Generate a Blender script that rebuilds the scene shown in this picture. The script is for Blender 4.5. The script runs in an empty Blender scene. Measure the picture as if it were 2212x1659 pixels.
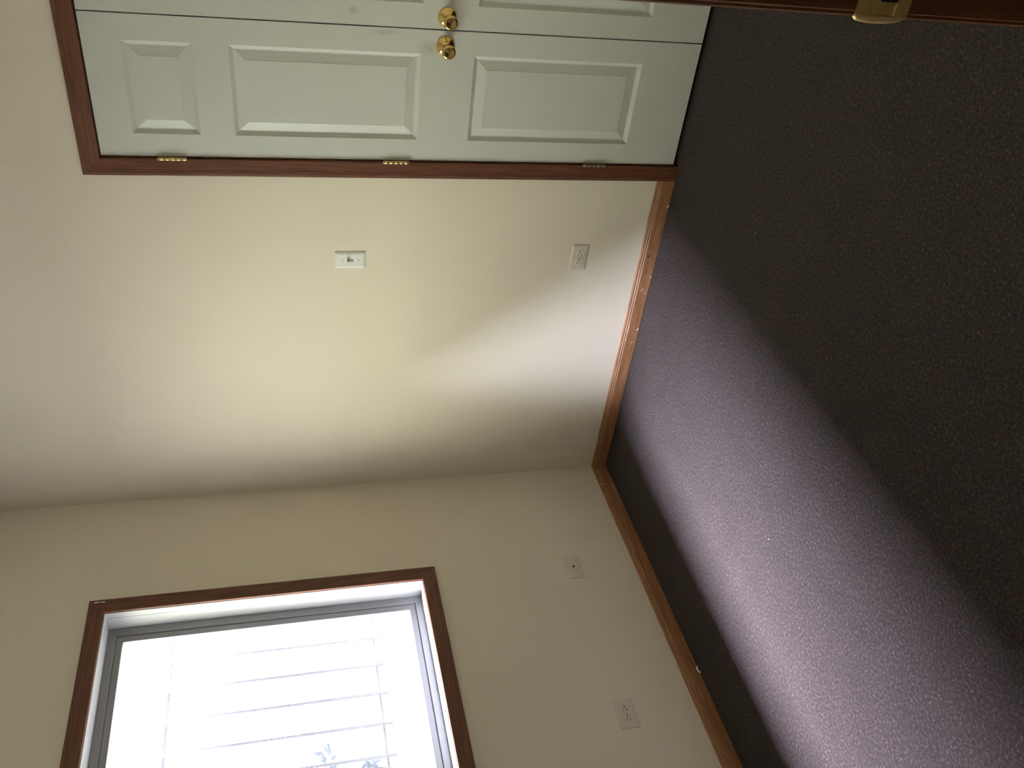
import bpy, bmesh, math, random
from mathutils import Matrix, Vector
random.seed(4)
SC = bpy.context.scene
COL = SC.collection

# ------------------------------------------------------------------ camera
# the photograph was taken with the phone turned: world "up" points to the picture's left
cam_d = bpy.data.cameras.new('camera')
cam_d.sensor_fit = 'HORIZONTAL'; cam_d.sensor_width = 36.0
cam_d.lens = 36.0 * 1876.13 / 2212.0
cam_d.clip_start = 0.02; cam_d.clip_end = 200
cam = bpy.data.objects.new('camera', cam_d); COL.objects.link(cam)
RX = Vector((-0.22589784, -0.11490335, -0.9673507))
RY = Vector((-0.60789607, 0.79257568, 0.0478139))
RZ = Vector((0.76120466, 0.59884974, -0.24889043))
m = Matrix((RX, -RY, -RZ)).transposed().to_4x4()
m.translation = Vector((-2.90409, -2.82123, 1.48557))
cam.matrix_world = m
SC.camera = cam

# ------------------------------------------------------------------ world, sky light, exposure
SC.view_settings.view_transform = 'Standard'
SC.view_settings.look = 'None'
SC.view_settings.exposure = 0.0
SC.view_settings.gamma = 1.0
SC.view_settings.use_curve_mapping = False
world = bpy.data.worlds.new('overcast_sky'); SC.world = world
world.use_nodes = True
bg = world.node_tree.nodes['Background']
bg.inputs['Color'].default_value = (0.97, 0.99, 0.79, 1)
SKY = 14.0
bg.inputs['Strength'].default_value = SKY

def area(name, loc, target, sx, sy, radiance, color):
    l = bpy.data.lights.new(name, 'AREA'); l.shape = 'RECTANGLE'; l.size = sx; l.size_y = sy
    l.energy = radiance * math.pi * sx * sy; l.color = color
    o = bpy.data.objects.new(name, l); COL.objects.link(o)
    d = (Vector(target) - Vector(loc)).normalized()
    z = -d; x = Vector((1, 0, 0)); x = (x - z * x.dot(z)).normalized(); y = z.cross(x)
    mm = Matrix((x, y, z)).transposed().to_4x4(); mm.translation = Vector(loc); o.matrix_world = mm
    return o
# area lamp added to stand in for bright sky, high over the window
DIST = 9.0; EL = math.radians(65.6); HALF = math.radians(9.2)
area('bright_sky_lamp', (0.45, 0.1 + DIST * math.cos(EL), 1.6 + DIST * math.sin(EL)), (0.45, 0.1, 1.6),
     13.0, 2 * DIST * math.tan(HALF), 450.0, (0.77, 0.785, 1.0))

# ------------------------------------------------------------------ helpers
def obj(name, verts, faces, mat=None, parent=None, smooth=False, **props):
    me = bpy.data.meshes.new(name); me.from_pydata([tuple(v) for v in verts], [], faces); me.validate(); me.update()
    bm = bmesh.new(); bm.from_mesh(me); bmesh.ops.recalc_face_normals(bm, faces=bm.faces); bm.to_mesh(me); bm.free()
    if smooth:
        for p in me.polygons: p.use_smooth = True
    if mat: me.materials.append(mat)
    o = bpy.data.objects.new(name, me); COL.objects.link(o)
    if parent: o.parent = parent
    for k, v in props.items(): o[k] = v
    return o
class MB:
    def __init__(s): s.v = []; s.f = []
    def add(s, v, f):
        n = len(s.v); s.v += [Vector(a) for a in v]; s.f += [tuple(i + n for i in q) for q in f]; return s
    def box(s, a, b):
        x0, y0, z0 = [min(p, q) for p, q in zip(a, b)]; x1, y1, z1 = [max(p, q) for p, q in zip(a, b)]
        return s.add([(x0,y0,z0),(x1,y0,z0),(x1,y1,z0),(x0,y1,z0),(x0,y0,z1),(x1,y0,z1),(x1,y1,z1),(x0,y1,z1)],
                     [(0,3,2,1),(4,5,6,7),(0,1,5,4),(1,2,6,5),(2,3,7,6),(3,0,4,7)])
    def lathe(s, prof, n, org, ax, capped=True):
        ax = Vector(ax).normalized(); t = Vector((0,0,1)) if abs(ax.z) < .9 else Vector((1,0,0))
        u = ax.cross(t).normalized(); w = ax.cross(u); org = Vector(org); v = []; f = []
        for r, h in prof:
            for k in range(n):
                a = 2 * math.pi * k / n; v.append(org + ax * h + (u * math.cos(a) + w * math.sin(a)) * r)
        for i in range(len(prof) - 1):
            for k in range(n):
                f.append((i*n+k, i*n+(k+1) % n, (i+1)*n+(k+1) % n, (i+1)*n+k))
        if capped: f += [tuple(range(n))[::-1], tuple(range((len(prof)-1)*n, len(prof)*n))]
        return s.add(v, f)
    def tube(s, pts, rad, n=7):
        v = []; f = []
        for i, p in enumerate(pts):
            p = Vector(p); q = Vector(pts[min(i+1, len(pts)-1)]) - Vector(pts[max(i-1, 0)]); q.normalize()
            t = Vector((0,0,1)) if abs(q.z) < .9 else Vector((1,0,0)); u = q.cross(t).normalized(); w = q.cross(u)
            r = rad[i] if isinstance(rad, (list, tuple)) else rad
            for k in range(n):
                a = 2*math.pi*k/n; v.append(p + (u*math.cos(a) + w*math.sin(a))*r)
        for i in range(len(pts)-1):
            for k in range(n): f.append((i*n+k, i*n+(k+1) % n, (i+1)*n+(k+1) % n, (i+1)*n+k))
        f += [tuple(range(n))[::-1], tuple(range((len(pts)-1)*n, len(pts)*n))]
        return s.add(v, f)
    def build(s, name, mat=None, parent=None, smooth=False, **p): return obj(name, s.v, s.f, mat, parent, smooth, **p)
def bevel(o, w, seg=2, ang=35):
    b = o.modifiers.new('bevel', 'BEVEL'); b.width = w; b.segments = seg; b.limit_method = 'ANGLE'; b.angle_limit = math.radians(ang)
    for p in o.data.polygons: p.use_smooth = False
    return o
def extrude(name, prof, p0, p1, out, nrm, m0, m1, mat, parent=None, **props):
    """profile (u across, t thick) run from p0 to p1; m0, m1: mitre factors (end shifts by u * m along the run)"""
    p0, p1, out, nrm = map(Vector, (p0, p1, out, nrm)); al = (p1 - p0).normalized(); n = len(prof)
    v = [p0 + out*u + nrm*t - al*(u*m0) for u, t in prof] + [p1 + out*u + nrm*t + al*(u*m1) for u, t in prof]
    f = [tuple(range(n)), tuple(range(n, 2*n))] + [(i, (i+1) % n, n+(i+1) % n, n+i) for i in range(n)]
    return obj(name, v, f, mat, parent, False, **props)
def empty(name, loc, **props):
    o = bpy.data.objects.new(name, None); COL.objects.link(o); o.location = loc; o.empty_display_size = .05
    for k, v in props.items(): o[k] = v
    return o
def reparent(child, par):
    """keep world place under a moved parent"""
    child.parent = par; child.matrix_parent_inverse = Matrix.Translation(-Vector(par.location)); return child

# ------------------------------------------------------------------ materials
def mat(name, color=(.5,.5,.5), rough=.6, metal=0.0, spec=.5):
    m = bpy.data.materials.new(name); m.use_nodes = True
    b = m.node_tree.nodes['Principled BSDF']; b.inputs['Base Color'].default_value = (*color, 1)
    b.inputs['Roughness'].default_value = rough; b.inputs['Metallic'].default_value = metal
    b.inputs['Specular IOR Level'].default_value = spec
    return m, m.node_tree, b
def N(nt, t, **kw):
    n = nt.nodes.new(t)
    for k, v in kw.items(): setattr(n, k, v)
    return n
def noise(nt, scale, detail=3, rough=.5, mapping=None):
    tc = N(nt, 'ShaderNodeTexCoord'); n = N(nt, 'ShaderNodeTexNoise'); n.inputs['Scale'].default_value = scale
    n.inputs['Detail'].default_value = detail; n.inputs['Roughness'].default_value = rough
    if mapping:
        mp = N(nt, 'ShaderNodeMapping'); mp.inputs['Scale'].default_value = mapping
        nt.links.new(tc.outputs['Object'], mp.inputs['Vector']); nt.links.new(mp.outputs['Vector'], n.inputs['Vector'])
    else: nt.links.new(tc.outputs['Object'], n.inputs['Vector'])
    return n
def ramp(nt, src, stops):
    r = N(nt, 'ShaderNodeValToRGB'); e = r.color_ramp.elements
    e[0].position, e[0].color = stops[0][0], (*stops[0][1], 1); e[1].position, e[1].color = stops[-1][0], (*stops[-1][1], 1)
    for p, c in stops[1:-1]: x = e.new(p); x.color = (*c, 1)
    nt.links.new(src, r.inputs['Fac']); return r
def bump(nt, b, src, strength, dist):
    bp = N(nt, 'ShaderNodeBump'); bp.inputs['Strength'].default_value = strength; bp.inputs['Distance'].default_value = dist
    nt.links.new(src, bp.inputs['Height']); nt.links.new(bp.outputs['Normal'], b.inputs['Normal'])

def wall_mat():
    m, nt, b = mat('beige_wall_paint', (.60,.54,.43), .75, spec=.25)
    n = noise(nt, 1.3, 2); r = ramp(nt, n.outputs['Fac'], [(.3, (.765,.695,.570)), (.7, (.795,.725,.597))])
    nt.links.new(r.outputs['Color'], b.inputs['Base Color'])
    n2 = noise(nt, 260, 3); bump(nt, b, n2.outputs['Fac'], .25, .0008)
    return m
def carpet_mat():
    m, nt, b = mat('mauve_brown_carpet', (.14,.11,.12), 1.0, spec=.05)
    n = noise(nt, 125, 5, .78)
    r = ramp(nt, n.outputs['Fac'], [(.35, (.008,.0040,.0034)), (.44, (.026,.0150,.0130)), (.52, (.050,.0305,.0270)), (.59, (.092,.060,.054)), (.68, (.27,.190,.175))])
    n2 = noise(nt, 9, 4, .6); r2 = ramp(nt, n2.outputs['Fac'], [(.25, (.82,.82,.82)), (.75, (1.12,1.12,1.12))])
    mx = N(nt, 'ShaderNodeMix', data_type='RGBA', blend_type='MULTIPLY'); mx.inputs['Factor'].default_value = 1
    nt.links.new(r.outputs['Color'], mx.inputs['A']); nt.links.new(r2.outputs['Color'], mx.inputs['B'])
    nt.links.new(mx.outputs['Result'], b.inputs['Base Color'])
    n3 = noise(nt, 170, 5, .8); bump(nt, b, n3.outputs['Fac'], 1.0, .007)
    b.inputs['Sheen Weight'].default_value = .15
    return m
def wood_mat(name, dark, light, axis, rough=.42):
    m, nt, b = mat(name, light, rough, spec=.4)
    s = [1, 1, 1]; s = [26.0 if i != axis else 1.6 for i in range(3)]
    n = noise(nt, 5.0, 6, .62, s); mid = tuple((a+c)/2 for a, c in zip(dark, light))
    r = ramp(nt, n.outputs['Fac'], [(.30, dark), (.50, mid), (.66, light)])
    nt.links.new(r.outputs['Color'], b.inputs['Base Color'])
    n2 = noise(nt, 9.0, 5, .7, [30.0 if i != axis else 1.2 for i in range(3)])
    bump(nt, b, n2.outputs['Fac'], .25, .0008)
    return m
CD, CL = (.095,.034,.018), (.190,.074,.040)      # reddish stained casings
BD, BL = (.235,.105,.046), (.450,.220,.105)      # warmer, lighter baseboards
W_CAS = [wood_mat('red_brown_stained_wood_%s' % a, CD, CL, i) for i, a in enumerate('xyz')]
W_BASE = [wood_mat('honey_brown_stained_wood_%s' % a, BD, BL, i) for i, a in enumerate('xyz')]
M_WALL = wall_mat(); M_CARPET = carpet_mat()
M_CEIL, nt, b = mat('white_ceiling_paint', (.86,.85,.78), .9, spec=.1)
bump(nt, b, noise(nt, 60, 5, .8).outputs['Fac'], .5, .004)
def door_mat():
    m, nt, b = mat('off_white_door_paint', (.62,.63,.59), .38, spec=.45)
    # reddish scuffs beside the knobs
    tc = N(nt, 'ShaderNodeTexCoord'); prev = None
    for (y, z, sy, sz) in ((-1.939, 1.000, .010, .006), (-2.060, 1.232, .018, .020), (-1.955, .985, .03, .05), (-2.0, 1.13, .012, .06)):
        mp = N(nt, 'ShaderNodeMapping'); mp.inputs['Location'].default_value = (0, -y/sy, -z/sz)
        mp.inputs['Scale'].default_value = (0, 1/sy, 1/sz)
        nt.links.new(tc.outputs['Object'], mp.inputs['Vector'])
        g = N(nt, 'ShaderNodeTexGradient', gradient_type='SPHERICAL'); nt.links.new(mp.outputs['Vector'], g.inputs['Vector'])
        if prev is None: prev = g.outputs['Fac']
        else:
            a = N(nt, 'ShaderNodeMath', operation='MAXIMUM'); nt.links.new(prev, a.inputs[0]); nt.links.new(g.outputs['Fac'], a.inputs[1]); prev = a.outputs[0]
    nn = noise(nt, 90, 3); mu = N(nt, 'ShaderNodeMath', operation='MULTIPLY'); nt.links.new(prev, mu.inputs[0]); nt.links.new(nn.outputs['Fac'], mu.inputs[1])
    r = ramp(nt, mu.outputs[0], [(0.0, (.62,.63,.59)), (.55, (.50,.45,.40))])
    nt.links.new(r.outputs['Color'], b.inputs['Base Color'])
    bump(nt, b, noise(nt, 500, 2).outputs['Fac'], .12, .0004)
    return m
M_DOOR = door_mat()
def metal_mat(name, color, rough):
    m, nt, b = mat(name, color, rough, 1.0)
    r = ramp(nt, noise(nt, 120, 3).outputs['Fac'], [(.3, tuple(c*.85 for c in color)), (.7, color)])
    nt.links.new(r.outputs['Color'], b.inputs['Base Color']); return m
M_BRASS = metal_mat('polished_brass', (.80,.58,.22), .14)
M_BRASS2 = metal_mat('lacquered_brass', (.78,.60,.28), .32)
M_STRIKE = metal_mat('dull_brass_plate', (.72,.52,.26), .55)
M_NICK = metal_mat('tarnished_nickel', (.42,.34,.24), .38)
M_DARK, _, _ = mat('dark_hole', (.012,.010,.008), .8)
def plast(name, c, rough=.4):
    m, nt, b = mat(name, c, rough, spec=.45)
    bump(nt, b, noise(nt, 400, 2).outputs['Fac'], .05, .0003); return m
M_PLATE = plast('white_plastic_plate', (.76,.75,.71))
M_PAINTED = plast('painted_over_plate', (.53,.475,.40), .6)
M_PAINTED2 = plast('grey_white_plate', (.68,.62,.54), .5)
M_SOCK = plast('ivory_socket_plastic', (.76,.72,.64))
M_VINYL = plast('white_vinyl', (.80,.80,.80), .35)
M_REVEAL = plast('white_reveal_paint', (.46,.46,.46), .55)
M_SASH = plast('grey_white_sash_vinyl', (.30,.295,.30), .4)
M_GASKET, _, _ = mat('grey_gasket', (.16,.16,.15), .7)
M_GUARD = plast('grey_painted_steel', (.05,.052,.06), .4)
M_CHIP = plast('white_paint_chip', (.85,.83,.78), .8)
M_LINT = plast('pale_lint', (.25,.21,.22), .9)
def glass_mat():
    m = bpy.data.materials.new('glare_veiled_window_glass'); m.use_nodes = True; nt = m.node_tree; nt.nodes.clear()
    out = N(nt, 'ShaderNodeOutputMaterial'); tr = N(nt, 'ShaderNodeBsdfTransparent'); tr.inputs['Color'].default_value = (.97,.98,.98,1)
    tl = N(nt, 'ShaderNodeBsdfTranslucent'); tl.inputs['Color'].default_value = (.9,.92,.95,1)
    gl = N(nt, 'ShaderNodeBsdfGlossy'); gl.inputs['Roughness'].default_value = .02
    a = N(nt, 'ShaderNodeMixShader'); a.inputs['Fac'].default_value = .10
    n = noise(nt, 6, 4); r = N(nt, 'ShaderNodeMapRange'); r.inputs['To Min'].default_value = .015; r.inputs['To Max'].default_value = .03  # translucent share imitates veiling glare, varied by noise
    nt.links.new(n.outputs['Fac'], r.inputs['Value']); nt.links.new(r.outputs['Result'], a.inputs['Fac'])
    nt.links.new(tr.outputs[0], a.inputs[1]); nt.links.new(tl.outputs[0], a.inputs[2])
    b = N(nt, 'ShaderNodeMixShader'); b.inputs['Fac'].default_value = .05
    nt.links.new(a.outputs[0], b.inputs[1]); nt.links.new(gl.outputs[0], b.inputs[2]); nt.links.new(b.outputs[0], out.inputs['Surface'])
    return m
M_GLASS = glass_mat()
M_GROUND, nt, b = mat('pale_gravel', (.42,.41,.38), .95)
nt.links.new(ramp(nt, noise(nt, 30, 5, .8).outputs['Fac'], [(.3, (.17,.17,.155)), (.7, (.29,.285,.26))]).outputs['Color'], b.inputs['Base Color'])
M_LEAF, nt, b = mat('blue_green_leaf', (.10,.16,.20), .5)
nt.links.new(ramp(nt, noise(nt, 40, 2).outputs['Fac'], [(.3, (.015,.035,.075)), (.7, (.05,.09,.16))]).outputs['Color'], b.inputs['Base Color'])
M_TWIG, nt, b = mat('grey_twig', (.05,.052,.06), .8)
bump(nt, b, noise(nt, 80, 4).outputs['Fac'], .5, .002)

M_SHADE_SLAB, nt, b = mat('dark_shade_slab', (.10,.09,.08), .8)  # surface of the added shading slab outside
bump(nt, b, noise(nt, 12, 4).outputs['Fac'], .3, .01)
# ------------------------------------------------------------------ key measures (metres)
CEIL = 2.74; XL = -3.75; YF = -2.640            # ceiling, far left wall, entry wall (room face)
T = .15                                         # wall thickness
DY0, DSEAM, DY1 = -1.566, -2.0155, -2.465       # closet leaves
DZ0, DZ1 = .020, 2.040
WXR, WXL, WZB, WZT = -.593, -2.157, .991, 2.198 # window opening
XJ, XJ2, JT = -2.112, -3.060, .12               # entry doorway jambs
ST = {'kind': 'structure'}

# ------------------------------------------------------------------ shell
MB().box((XL-T, -4.2, -.12), (T, 0, 0)).build('floor', M_CARPET, **ST)
MB().box((XL-T, -4.2, CEIL), (.75, T, CEIL+.12)).build('ceiling', M_CEIL, **ST)
# window wall (upright picture: left of the corner)
w = MB()
w.box((XL-T, 0, 0), (WXL, T, CEIL)); w.box((WXR, 0, 0), (T, T, CEIL))
w.box((WXL, 0, 0), (WXR, T, WZB)); w.box((WXL, 0, WZT), (WXR, T, CEIL))
w.build('wall_left', M_WALL, **ST)
# closet wall
OY0, OY1, OZ1 = DY0 + .018, DY1 - .018, DZ1 + .018
w = MB(); w.box((0, OY0, 0), (T, 0, CEIL)); w.box((0, -4.2, 0), (T, OY1, CEIL)); w.box((0, OY1, OZ1), (T, OY0, CEIL))
w.build('wall_right', M_WALL, **ST)
# closet interior box
w = MB(); w.box((T+.6, OY1-.3, 0), (T+.66, OY0+.3, CEIL)); w.box((T, OY1-.36, 0), (T+.66, OY1-.3, CEIL)); w.box((T, OY0+.3, 0), (T+.66, OY0+.36, CEIL))
w.box((T, OY1-.36, -.12), (T+.66, OY0+.36, -.001))
w.build('wall_closet', M_WALL, **ST)
# entry wall and hallway
w = MB(); w.box((XJ+.02, YF-JT, 0), (0, YF, CEIL)); w.box((XL-T, YF-JT, 0), (XJ2-.02, YF, CEIL)); w.box((XJ2-.02, YF-JT, 2.06), (XJ+.02, YF, CEIL))
w.build('wall_front', M_WALL, **ST)
MB().box((XL-T, -4.2, 0), (XL, 0, CEIL)).build('wall_rear', M_WALL, **ST)
MB().box((XL-T, -4.35, 0), (T, -4.2, CEIL)).build('wall_hallway', M_WALL, **ST)
MB().box((-40, T+.02, -.50), (40, 60, -.35)).build('ground', M_GROUND, **ST)

# unseen slab added outside: shades the middle heights of the sky, leaves the gap above the window open
MB().box((-3.9, 2.00, 4.55), (12, 5.2, 4.75)).build('added_shade_slab', M_SHADE_SLAB, **ST)
MB().box((-8, T, 2.80), (4, .46, 2.95)).build('added_shade_ledge', M_REVEAL, **ST)  # unseen ledge added to keep steep light off the upper reveal

# ------------------------------------------------------------------ baseboards
HB, TB = .070, .012
BPROF = [(0, 0), (0, TB), (HB*.70, TB), (HB*.74, TB-.0022), (HB*.82, TB-.0022), (HB*.86, TB-.0045), (HB*.94, TB-.0050), (HB, .0045), (HB, 0)]
YC = -1.502
bb_r = extrude('baseboard_right', BPROF, (0, YC, .002), (0, -TB, .002), (0,0,1), (-1,0,0), 0, 0, W_BASE[1], **ST)
bb_l = extrude('baseboard_left', BPROF, (XL, 0, .002), (0, 0, .002), (0,0,1), (0,-1,0), 0, 0, W_BASE[0], **ST)
extrude('baseboard_right_end', BPROF, (0, YF, .002), (0, -2.531, .002), (0,0,1), (-1,0,0), 0, 0, W_BASE[1], **ST)
extrude('baseboard_front', BPROF, (-2.045, YF, .002), (-TB, YF, .002), (0,0,1), (0,1,0), 0, 0, W_BASE[0], **ST)
extrude('baseboard_rear', BPROF, (XL, YF, .002), (XL, -TB, .002), (0,0,1), (1,0,0), 0, 0, W_BASE[1], **ST)
s = MB().lathe([(.0062, 0), (.0062, .0012), (.0045, .0020), (.0015, .0016)], 16, (-TB, -1.173, .042), (-1,0,0)).build('screw_head', M_NICK, bb_r, True, label='small round tarnished screw head')
def chip(par, pts, wallaxis, face):
    """tiny flake of wall paint on a board: list of (along, z) outline"""
    n = len(pts); v = []
    for d in (0, .0009):
        for a, z in pts: v.append((-face - d, a, z) if wallaxis == 0 else (a, -face - d, z))
    f = [tuple(range(n)), tuple(range(n, 2*n))] + [(i, (i+1) % n, n+(i+1) % n, n+i) for i in range(n)]
    return obj('paint_chip', v, f, M_CHIP, par, label='tiny white paint fleck')
def streak(par, ax, a, z, da, dz, wd, face=TB):
    L = math.hypot(da, dz); nx, nz = -dz/L*wd, da/L*wd
    chip(par, [(a-da-nx, z-dz-nz), (a+da-nx, z+dz-nz), (a+da*1.2, z+dz*1.2), (a+da+nx, z+dz+nz), (a-da+nx*.6, z-dz+nz*.6)], ax, face)
for a, z, da, dz, wd in ((-1.014,.031,.007,.003,.0012), (-.998,.016,.002,.004,.0014), (-.819,.052,.022,.0006,.0007), (-.814,.008,.005,.003,.0024),
                         (-.746,.020,.002,.006,.0010), (-.760,.053,.004,.0004,.0008), (-1.397,.006,.006,.002,.0022), (-1.076,.006,.004,.001,.0016)):
    streak(bb_r, 0, a, z, da, dz, wd)
streak(bb_l, 1, -.138, .062, .003, .005, .0016)

# ------------------------------------------------------------------ closet doors
def leaf(name, y0, y1, hinge_side):
    """moulded three-panel leaf: y0 > y1; face at x = 0"""
    s = 1 if y0 > y1 else -1
    ya, yb = min(y0, y1), max(y0, y1)
    marg = .0765
    rows = [(.228, .832), (1.010, 1.6175), (1.7255, 1.932)]
    p0, p1 = ya + marg, yb - marg
    v = []; f = []
    def q(*pts):
        n = len(v); v.extend(pts); f.append(tuple(range(n, n+len(pts))))
    def rect(a, b, c, d): q((0, a, c), (0, b, c), (0, b, d), (0, a, d))
    rect(ya, p0, DZ0, DZ1); rect(p1, yb, DZ0, DZ1)
    zs = [DZ0] + [z for r in rows for z in r] + [DZ1]
    for i in range(0, len(zs), 2): rect(p0, p1, zs[i], zs[i+1])
    tk = .035
    for a, c, b, d in ((ya, DZ0, yb, DZ0), (yb, DZ0, yb, DZ1), (yb, DZ1, ya, DZ1), (ya, DZ1, ya, DZ0)): q((0,a,c),(0,b,d),(tk,b,d),(tk,a,c))
    q((tk,ya,DZ0),(tk,yb,DZ0),(tk,yb,DZ1),(tk,ya,DZ1))
    o = obj(name, v, f, M_DOOR, None, **ST)
    for z0, z1 in rows:
        pv = []; pf = []
        rings = [(0, 0), (.0015, .0010), (.0125, .0092), (.0155, .0096), (.044, .0024), (.0465, .0012)]
        for off, dep in rings:
            pv += [(dep, p0+off, z0+off), (dep, p1-off, z0+off), (dep, p1-off, z1-off), (dep, p0+off, z1-off)]
        for i in range(len(rings)-1):
            for k in range(4): pf.append((4*i+k, 4*i+(k+1) % 4, 4*i+4+(k+1) % 4, 4*i+4+k))
        n = 4*(len(rings)-1); pf.append((n, n+1, n+2, n+3))
        obj('raised_panel', pv, pf, M_DOOR, o)
    return o
def knob_set(par, y, z, turn):
    r = MB().lathe([(.0315, 0), (.0315, .0015), (.0300, .0042), (.0240, .0085), (.0165, .0118), (.0135, .0150)], 40, (0, y, z), (-1,0,0)).build('rosette', M_BRASS, par, True)
    MB().lathe([(.0030, 0), (.0030, .0016), (.0012, .0022)], 14, (-.0062, y - .0215*math.cos(turn), z - .0215*math.sin(turn)), (-1,0,0)).build('rosette_screw', M_NICK, r, True)
    MB().lathe([(.0120, .012), (.0110, .026), (.0122, .036), (.0180, .047), (.0220, .056), (.0232, .063), (.0224, .0685), (.0190, .0715), (.0165, .0718), (.0085, .0702), (.0008, .0695)],
               40, (0, y, z), (-1,0,0)).build('knob', M_BRASS, par, True)
def hinge(par, yc, zc, material, label, fin=False, hh=.089):
    h = MB(); x = -.0105; n = 5; seg = hh / n
    for i in range(n):
        h.lathe([(.0050, .0005), (.0056, .0010), (.0056, seg-.0010), (.0050, seg-.0005)], 14, (x, yc, zc-hh/2+i*seg), (0,0,1))
    b = h.build('hinge_barrel', material, par, True, label=label)
    MB().lathe([(.0036, 0), (.0048, .0012), (.0046, .0028), (.0022, .0040)], 12, (x, yc, zc+hh/2), (0,0,1)).build('hinge_pin_tip', material, b, True)
    s = 1 if yc > -2.0 else -1
    lf = MB(); lf.box((-.0022, yc-.0165*s, zc-hh/2), (-.0004, yc, zc+hh/2)) if False else lf.box((-.0105, yc+.0006*s, zc-hh/2), (.030, yc-.0012*s, zc+hh/2))
    lf.build('hinge_leaf', material, b)
d1 = leaf('door_1', DY0, DSEAM+.0022, 1)
d2 = leaf('door_2', DSEAM-.0022, DY1, -1)
knob_set(d1, -1.9645, .932, 2.9); knob_set(d2, -2.0560, .932, 2.9)
YH = DY0 + .0050
hinge(d1, YH, 1.821, M_BRASS2, 'bright brass top hinge'); hinge(d1, YH, 1.080, M_BRASS2, 'brass middle hinge', True); hinge(d1, YH, .341, M_NICK, 'tarnished silvery bottom hinge')
YH2 = DY1 - .0050
for z in (1.821, 1.080, .341): hinge(d2, YH2, z, M_BRASS2, 'brass hinge')
# closet jamb boards
w = MB(); w.box((-.0005, DY0+.0045, 0), (T, OY0, OZ1)); w.box((-.0005, OY1, 0), (T, DY1-.0045, OZ1)); w.box((-.0005, DY1-.0045, DZ1+.004), (T, DY0+.0045, OZ1))
w.build('trim_1', W_CAS[2], **ST)
# closet casings
def cprof(wd, ti, to):
    return [(0, 0), (0, ti-.002), (.002, ti), (wd*.22, ti+.0012), (wd*.60, to-.0022), (wd*.70, to-.0004), (wd*.735, to-.0016), (wd*.78, to-.0002), (wd-.004, to), (wd-.001, to-.0014), (wd, to-.004), (wd, 0)]
CW = .0585
CP = cprof(CW, .0105, .0162); IN0 = DY0 + .0048; IN1 = DY1 - .0048; ZT = DZ1 + .0042
extrude('trim_2', CP, (0, IN0, .002), (0, IN0, ZT), (0,1,0), (-1,0,0), 0, 1, W_CAS[2], **ST)
extrude('trim_3', CP, (0, IN1, ZT), (0, IN0, ZT), (0,0,1), (-1,0,0), 1, 1, W_CAS[1], **ST)
extrude('trim_4', CP, (0, IN1, .002), (0, IN1, ZT), (0,-1,0), (-1,0,0), 0, 1, W_CAS[2], **ST)

# ------------------------------------------------------------------ window
WP = cprof(.0575, .0105, .0150)
extrude('trim_5', WP, (WXR, 0, WZB), (WXR, 0, WZT), (1,0,0), (0,-1,0), 1, 1, W_CAS[2], **ST)
extrude('trim_6', WP, (WXL, 0, WZT), (WXR, 0, WZT), (0,0,1), (0,-1,0), 1, 1, W_CAS[0], **ST)
extrude('trim_7', WP, (WXL, 0, WZB), (WXR, 0, WZB), (0,0,-1), (0,-1,0), 1, 1, W_CAS[0], **ST)
extrude('trim_8', WP, (WXL, 0, WZB), (WXL, 0, WZT), (-1,0,0), (0,-1,0), 1, 1, W_CAS[2], **ST)
tr5 = bpy.data.objects['trim_5']
v = []
tp = [(-.5475,2.236),(-.5455,2.228),(-.5475,2.219),(-.5465,2.208),(-.5480,2.197),(-.5515,2.196),(-.5515,2.205),(-.5495,2.214),(-.5510,2.226),(-.5520,2.236)]
for d in (.0149, .0156): v += [(x, -d, z) for x, z in tp]
n = len(tp)
obj('tape_scrap', v, [tuple(range(n)), tuple(range(n, 2*n))] + [(i, (i+1) % n, n+(i+1) % n, n+i) for i in range(n)], M_CHIP, tr5, label='torn pale scrap near the top corner')
# window unit
win = empty('window_1', ((WXL+WXR)/2, .1, WZB), **ST)
def wpart(mb, name, m_, par=None, **p):
    o = mb.build(name, m_, None, **p)
    if par is None: reparent(o, win)
    else: o.parent = par; o.matrix_parent_inverse = Matrix.Identity(4) if par.type == 'MESH' else o.matrix_parent_inverse
    return o
def ring(mb, x0, x1, z0, z1, wx, wz, y0, y1):
    mb.box((x0, y0, z0), (x0+wx, y1, z1)); mb.box((x1-wx, y0, z0), (x1, y1, z1))
    mb.box((x0+wx, y0, z0), (x1-wx, y1, z0+wz)); mb.box((x0+wx, y0, z1-wz), (x1-wx, y1, z1)); return mb
# reveal lining with a seam a third of the way in
rl = MB(); ys, ye = .0305, .0955
sm = MB(); ring(sm, WXL, WXR, WZB, WZT, .0006, .0006, ys-.0022, ys+.0002); wpart(sm, 'reveal_seam', M_GASKET)
ring(rl, WXL-.0005, WXR+.0005, WZB-.0005, WZT+.0005, .0025, .0025, -.0005, ys-.0020)
ring(rl, WXL-.0005, WXR+.0005, WZB-.0005, WZT+.0005, .0020, .0020, ys, ye)
wpart(rl, 'reveal_lining', M_REVEAL)
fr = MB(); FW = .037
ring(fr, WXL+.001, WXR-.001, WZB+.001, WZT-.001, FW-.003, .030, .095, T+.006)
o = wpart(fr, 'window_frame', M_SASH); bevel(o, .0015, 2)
SX0, SX1, SZ0, SZ1 = WXL+FW, WXR-FW, WZB+.0325, WZT-.0325
gk = MB(); ring(gk, SX0-.003, SX1+.003, SZ0-.003, SZ1+.003, .0032, .0032, .0985, .12); wpart(gk, 'frame_groove', M_GASKET)
XM = -1.375
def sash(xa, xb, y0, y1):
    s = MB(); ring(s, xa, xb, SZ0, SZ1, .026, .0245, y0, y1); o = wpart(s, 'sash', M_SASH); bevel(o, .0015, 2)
    g = MB(); g.box((xa+.024, (y0+y1)/2-.002, SZ0+.0225), (xb-.024, (y0+y1)/2+.002, SZ1-.0225))
    p = g.build('pane', M_GLASS, o)
    return o
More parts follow.
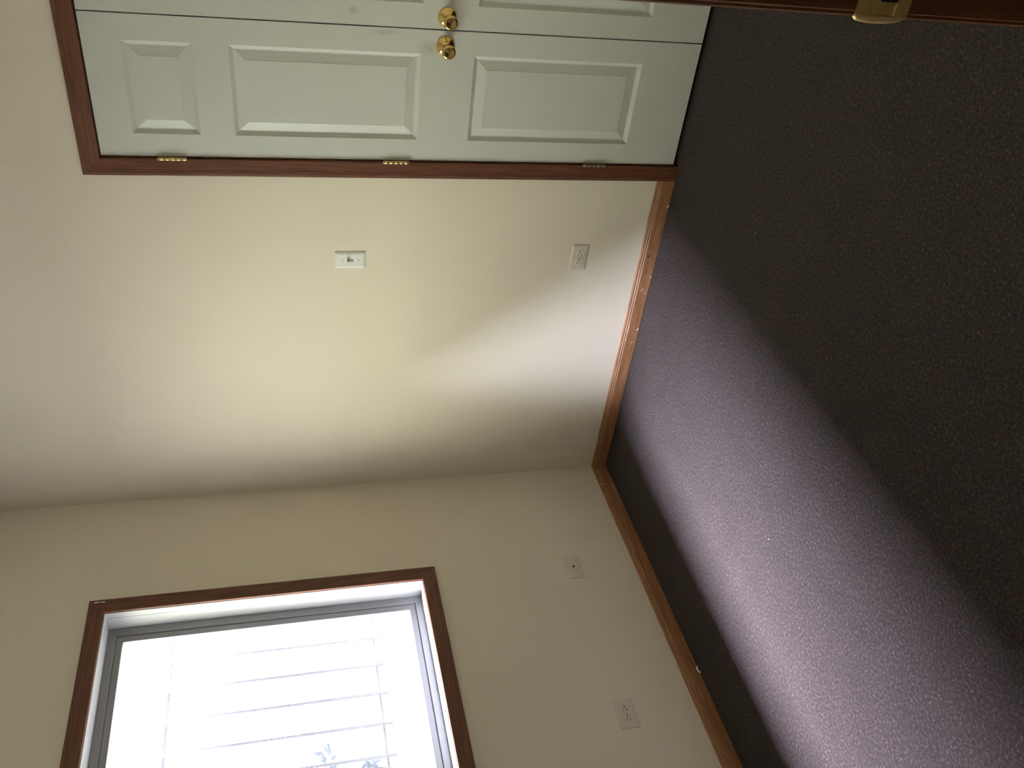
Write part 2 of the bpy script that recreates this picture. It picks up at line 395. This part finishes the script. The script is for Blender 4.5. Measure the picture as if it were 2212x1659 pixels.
sash(XM-.026, SX1, .1000, .1220)
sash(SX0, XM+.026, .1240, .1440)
lk = MB(); lk.box((XM-.012, .088, 1.56), (XM+.012, .100, 1.63)); lk.tube([(XM, .088, 1.60), (XM+.004, .080, 1.615), (XM+.006, .078, 1.64)], .005)
wpart(lk, 'window_latch', M_VINYL)

# ------------------------------------------------------------------ entry jamb and strike plate
jb = MB()
jb.v = []; jb.f = []
def jamb(name, x, sgn):
    # profile in (x, y): face at x, thickness sgn*.02 ; eased and grooved room-side edge
    pr = [(0, YF-JT), (0, YF-.0012), (sgn*.0012, YF), (sgn*.02, YF), (sgn*.02, YF-JT)]
    v = [(x+a, b, .002) for a, b in pr] + [(x+a, b, 2.04) for a, b in pr]; n = len(pr)
    return obj(name, v, [tuple(range(n)), tuple(range(n, 2*n))] + [(i, (i+1) % n, n+(i+1) % n, n+i) for i in range(n)], W_CAS[2], None, **ST)
jr = jamb('trim_9', XJ, 1); jl = jamb('trim_10', XJ2, -1)
MB().box((XJ2-.02, YF-JT, 2.04), (XJ+.02, YF, 2.06)).build('trim_11', W_CAS[0], **ST)
EP = cprof(.0575, .0055, .0130)
extrude('trim_12', EP, (XJ+.0035, YF, .002), (XJ+.0035, YF, 2.044), (1,0,0), (0,1,0), 0, 1, W_CAS[2], **ST)
extrude('trim_13', EP, (XJ2-.0035, YF, 2.044), (XJ+.0035, YF, 2.044), (0,0,1), (0,1,0), 1, 1, W_CAS[0], **ST)
extrude('trim_14', EP, (XJ2-.0035, YF, .002), (XJ2-.0035, YF, 2.044), (-1,0,0), (0,1,0), 0, 1, W_CAS[2], **ST)
MB().box((XJ-.010, YF-.075, .002), (XJ, YF-.040, 2.03)).build('trim_15', W_CAS[2], **ST)
# strike: flat plate with latch hole and a stamped ramp, lip curling over the jamb edge
SZ, SH = .9040, .0295
ys = [-2.6760, -2.6650, -2.6505, -2.6390, -2.6365]; zs = [SZ-SH, SZ-.0145, SZ-.0040, SZ+.0125, SZ+SH]
v = []; f = []
def sx(y, z):
    ramp_ = (SZ-.0145) <= z <= (SZ+.0125) and y > -2.6506
    return XJ - .0016
gy = [-2.6760, -2.6650, -2.6505, -2.6440, -2.6380]
gz = [SZ-SH, SZ-.0150, SZ-.0135, SZ+.0035, SZ+.0050, SZ+SH]
def px(i, k):
    inr = k in (2, 3) and i >= 2
    return XJ - (.0004 if inr else .0018)
for i, y in enumerate(gy):
    for k, z in enumerate(gz): v.append((px(i, k), y, z))
nk = len(gz)
for i in range(len(gy)-1):
    for k in range(nk-1):
        if i == 1 and 1 <= k <= 3: continue
        f.append((i*nk+k, (i+1)*nk+k, (i+1)*nk+k+1, i*nk+k+1))
sp = obj('strike_plate', v, f, M_STRIKE, jr, label='dull brass strike plate on the doorway jamb')
so = sp.modifiers.new('solid', 'SOLIDIFY'); so.thickness = .0012; so.offset = 0
v = []; f = []; nz = 12; na = 8
for j in range(nz+1):
    t = j / nz; z = SZ - SH + 2*SH*t; bulge = (1 - (2*t-1)**2)**.5 if 0 < t < 1 else 0
    for a in range(na+1):
        th = a/na*math.radians(80)
        v.append((XJ - .0018 + (.0035+.0030*bulge)*(1-math.cos(th)), -2.6380 + (.0030+.0060*bulge)*math.sin(th), z))
for j in range(nz):
    for a in range(na): f.append((j*(na+1)+a, j*(na+1)+a+1, (j+1)*(na+1)+a+1, (j+1)*(na+1)+a))
lp = obj('strike_lip', v, f, M_STRIKE, sp, True); so = lp.modifiers.new('solid', 'SOLIDIFY'); so.thickness = .0012
MB().box((XJ-.0002, -2.6650, SZ-.0150), (XJ+.0002, -2.6505, SZ+.0050)).build('latch_hole', M_DARK, sp)
for z in (SZ-SH+.007, SZ+SH-.007):
    MB().lathe([(.0036, 0), (.0036, .0006), (.0020, .0012)], 14, (XJ-.0023, -2.6600, z), (-1,0,0)).build('screw_head', M_NICK, sp, True)

# ------------------------------------------------------------------ wall plates
def frame_at(p, u, vv, nrm):
    u, vv, nrm = map(Vector, (u, vv, nrm)); mm = Matrix((u, vv, nrm)).transposed().to_4x4(); mm.translation = Vector(p); return mm
def plate_mesh(L, Wd, th=.0055, bev=.0065):
    a, b_ = L/2, Wd/2; rings = [(0, 0), (0, .0016), (.0018, .0034), (bev, th-.0004), (bev+.003, th)]
    v = []; f = []
    for off, h in rings: v += [(-a+off, -b_+off, h), (a-off, -b_+off, h), (a-off, b_-off, h), (-a+off, b_-off, h)]
    for i in range(len(rings)-1):
        for k in range(4): f.append((4*i+k, 4*i+(k+1) % 4, 4*i+4+(k+1) % 4, 4*i+4+k))
    n = 4*(len(rings)-1); f += [(n, n+1, n+2, n+3), (3, 2, 1, 0)]
    return v, f
def local(name, mb_or, m_, par, smooth=False, **p):
    v, f = (mb_or.v, mb_or.f) if isinstance(mb_or, MB) else mb_or
    return obj(name, v, f, m_, par, smooth, **p)
def thing(name, mw, label, cat, group=None):
    o = empty(name, (0,0,0)); o.matrix_world = mw; o['label'] = label; o['category'] = cat
    if group: o['group'] = group
    return o
def outlet(mw, label, m_plate, m_sock, Lp, Wp, m_hole):
    """local x = long side of the plate; receptacles side by side along x, ground holes towards +x"""
    t = thing('wall_outlet', mw, label, 'outlet', 'low wall outlets')
    local('cover_plate', plate_mesh(Lp, Wp), m_plate, t)
    for cx in (-.0195, .0195):
        # receptacle face: circle with flats
        mb = MB(); n = 32; pr = []
        for k in range(n):
            a = 2*math.pi*k/n; pr.append((cx + max(-.0142, min(.0142, .0172*math.cos(a))), .0172*math.sin(a)))
        v = []
        for sc, h in ((1.06, .0050), (1.06, .0058), (1.0, .0058), (1.0, .0066), (.92, .0072)):
            v += [(cx+(x-cx)*sc, y*sc, h) for x, y in pr]
        f = []
        for i in range(4):
            for k in range(n): f.append((i*n+k, i*n+(k+1) % n, (i+1)*n+(k+1) % n, (i+1)*n+k))
        f.append(tuple(range(4*n, 5*n)))
        r = local('receptacle', (v, f), m_sock, t)
        for yy, hl in ((-.0062, .0046), (.0062, .0038)):
            local('slot', MB().box((cx-.006-hl*.5-.001, yy-.0012, .0070), (cx-.006+hl*.9, yy+.0012, .0074)), m_hole, r)
        local('ground_hole', MB().lathe([(.0027, .0070), (.0027, .0074)], 14, (cx+.0075, 0, 0), (0,0,1)), m_hole, r)
        local('groove', MB().lathe([(.0184, .0056), (.0184, .0059), (.0176, .0059), (.0176, .0056)], 32, (cx, 0, 0), (0,0,1), False), M_GASKET, r) if m_plate is M_PLATE else None
    sc = local('screw_head', MB().lathe([(.0030, .0050), (.0030, .0062), (.0015, .0068)], 12, (0,0,0), (0,0,1)), m_plate, t, True)
    return t
# on closet wall: normal -x ; local x towards the camera side (-y), local y = up
mw = frame_at((0, -1.168, .3331), (0,-1,0), (0,0,-1), (-1,0,0))
outlet(mw, 'white double socket with beige cover plate, low on the wall between closet door and corner', M_PAINTED2, M_SOCK, .1145, .0710, M_DARK)
mw = frame_at((-1.3077, 0, .3445), (1,0,0), (0,0,1), (0,-1,0))
outlet(mw, 'dull grey-beige double socket below the window, low on the window wall', M_PAINTED2, M_PAINTED2, .1185, .0755, M_DARK)
# light switch (upright)
mw = frame_at((0, -1.1682, 1.2392), (0,-1,0), (0,0,1), (-1,0,0))
t = thing('light_switch', frame_at((0, -1.1682, 1.2392), (0,0,1), (0,1,0), (-1,0,0)), 'white toggle light switch with sloped-edge plate, at chest height beside the closet door', 'light switch')
local('cover_plate', plate_mesh(.1140, .0700, .0062, .0085), M_PLATE, t)
local('switch_collar', MB().box((-.0125, -.0058, .0058), (.0125, .0058, .0070)), M_PLATE, t)
tg = MB(); tg.add([(-.0045,-.0040,.006),(.0095,-.0040,.006),(.0095,.0040,.006),(-.0045,.0040,.006),(.0085,-.0030,.0215),(.0150,-.0030,.0195),(.0150,.0030,.0195),(.0085,.0030,.0215)],
                  [(0,1,2,3),(4,5,6,7),(0,1,5,4),(1,2,6,5),(2,3,7,6),(3,0,4,7)])
bevel(local('toggle', tg, M_PLATE, t), .001, 2)
local('toggle_slot', MB().box((-.0105, -.0043, .0068), (-.0035, .0043, .0073)), M_GASKET, t)
for sxx in (-.0302, .0302):
    local('screw_head', MB().lathe([(.0031, .0058), (.0031, .0070), (.0016, .0077)], 14, (sxx,0,0), (0,0,1)), M_SOCK, t, True)
# cable plate on window wall
t = thing('cable_wall_plate', frame_at((-.6083, 0, .3427), (1,0,0), (0,0,1), (0,-1,0)), 'blank beige plate with a small dark hole, low on the window wall near the corner', 'wall plate')
local('cover_plate', plate_mesh(.1165, .0712), M_PAINTED2, t)
local('cable_hole', MB().lathe([(.0052, .0050), (.0052, .0060)], 16, (.001,0,0), (0,0,1)), M_DARK, t)
local('connector_ring', MB().lathe([(.0068, .0050), (.0068, .0062), (.0054, .0062), (.0054, .0050)], 16, (.001,0,0), (0,0,1), False), M_PAINTED2, t)
for q in (.0385, -.0385):
    local('screw_head', MB().lathe([(.0022, .0035), (.0022, .0052), (.001, .0056)], 10, (.002*(1 if q > 0 else 2), q*.86, 0), (0,0,1)), M_GASKET, t, True)

# ------------------------------------------------------------------ lint on the carpet
def thread(name, pts, r, label, cat='lint'):
    return MB().tube(pts, r, 6).build(name, M_CHIP if cat == 'scrap' or 'speck' in name else M_LINT, None, True, label=label, category=cat)
thread('paper_scrap', [(-1.168,-.022,.006),(-1.176,-.020,.009),(-1.184,-.016,.008),(-1.190,-.018,.006),(-1.200,-.022,.005)], [.002,.0042,.0030,.0045,.002], 'crumpled white scrap lying against the window-wall baseboard', 'scrap')
thread('lint_thread', [(-.890,-1.215,.003),(-.905,-1.196,.003),(-.912,-1.176,.003),(-.905,-1.156,.003),(-.893,-1.145,.003)], .00028, 'thin pale curved thread on the dark carpet')
thread('white_speck', [(-1.250,-.829,.002),(-1.253,-.831,.004),(-1.256,-.833,.002)], [.0006,.0014,.0006], 'tiny white speck on the brightly lit carpet')
thread('white_speck', [(-.645,-1.617,.002),(-.647,-1.620,.004)], [.0012,.0010], 'tiny white speck on the dark carpet nearer the closet')

# ------------------------------------------------------------------ outside: window guard and shrub
gd = empty('window_guard', (-1.4, .27, 1.1), label='pale metal window guard of upright bars and two rails outside the window', category='window bars')
def gp(mb, name):
    o = mb.build(name, M_GUARD, None, True); reparent(o, gd)
for z in (1.195, 1.988):
    gp(MB().tube([(-.60, .27, z), (-2.25, .27, z)], .0068, 10), 'rail')
for i in range(13):
    x = -.6571 - .1316*i
    gp(MB().tube([(x, .258, 1.160), (x, .258, 2.03)], .0062, 8), 'bar')
for x in (-.60, -2.25):
    for z in (1.195, 1.988): gp(MB().tube([(x, .27, z), (x, .152, z)], .0050, 8), 'bracket')
sh = empty('shrub', (-1.25, .55, -.35), label='blue-green leafy shrub reaching up outside the window behind the bars', category='shrub')
def rp(mb, name, m_, smooth=False, **p):
    o = mb.build(name, m_, None, smooth, **p); reparent(o, sh)
tips = []
rnd = random.Random(7)
stems = [((-1.25,.55,-.35),(-1.22,.52,.4),(-1.16,.47,1.0),(-1.12,.44,1.24)), ((-1.25,.55,-.35),(-1.30,.55,.5),(-1.22,.45,1.10),(-1.13,.42,1.38),(-1.00,.42,1.50)),
         ((-1.25,.55,-.35),(-1.45,.60,.4),(-1.50,.55,1.0),(-1.46,.52,1.35)), ((-1.25,.55,-.35),(-1.15,.6,.3),(-1.40,.56,.9),(-1.32,.50,1.50))]
for s_ in stems: rp(MB().tube(s_, [.016,.011,.007,.004,.002][:len(s_)], 7), 'stem', M_TWIG, True)
lv = MB()
cl = [((-1.125,.43,1.25), .026, 40), ((-1.06,.42,1.42), .030, 16), ((-1.14,.43,1.385), .028, 55), ((-1.20,.46,1.33), .045, 30), ((-1.47,.52,1.33), .09, 70), ((-1.33,.50,1.48), .06, 40), ((-1.4,.53,1.15), .12, 90)]
for c, r_, n_ in cl:
    for _ in range(n_):
        p = Vector(c) + Vector((rnd.gauss(0, r_*.6), rnd.gauss(0, r_*.6), rnd.gauss(0, r_*.6)))
        d = Vector((rnd.uniform(-1,1), rnd.uniform(-1,1), rnd.uniform(-.6,1))).normalized(); w_ = d.cross(Vector((rnd.random(), rnd.random(), rnd.random()))).normalized()
        L = rnd.uniform(.026, .046); k = d.cross(w_)*.002
        lv.add([p, p+d*L*.4+w_*L*.25+k, p+d*L, p+d*L*.4-w_*L*.25+k], [(0,1,2), (0,2,3)])
rp(lv, 'foliage', M_LEAF, kind='stuff')
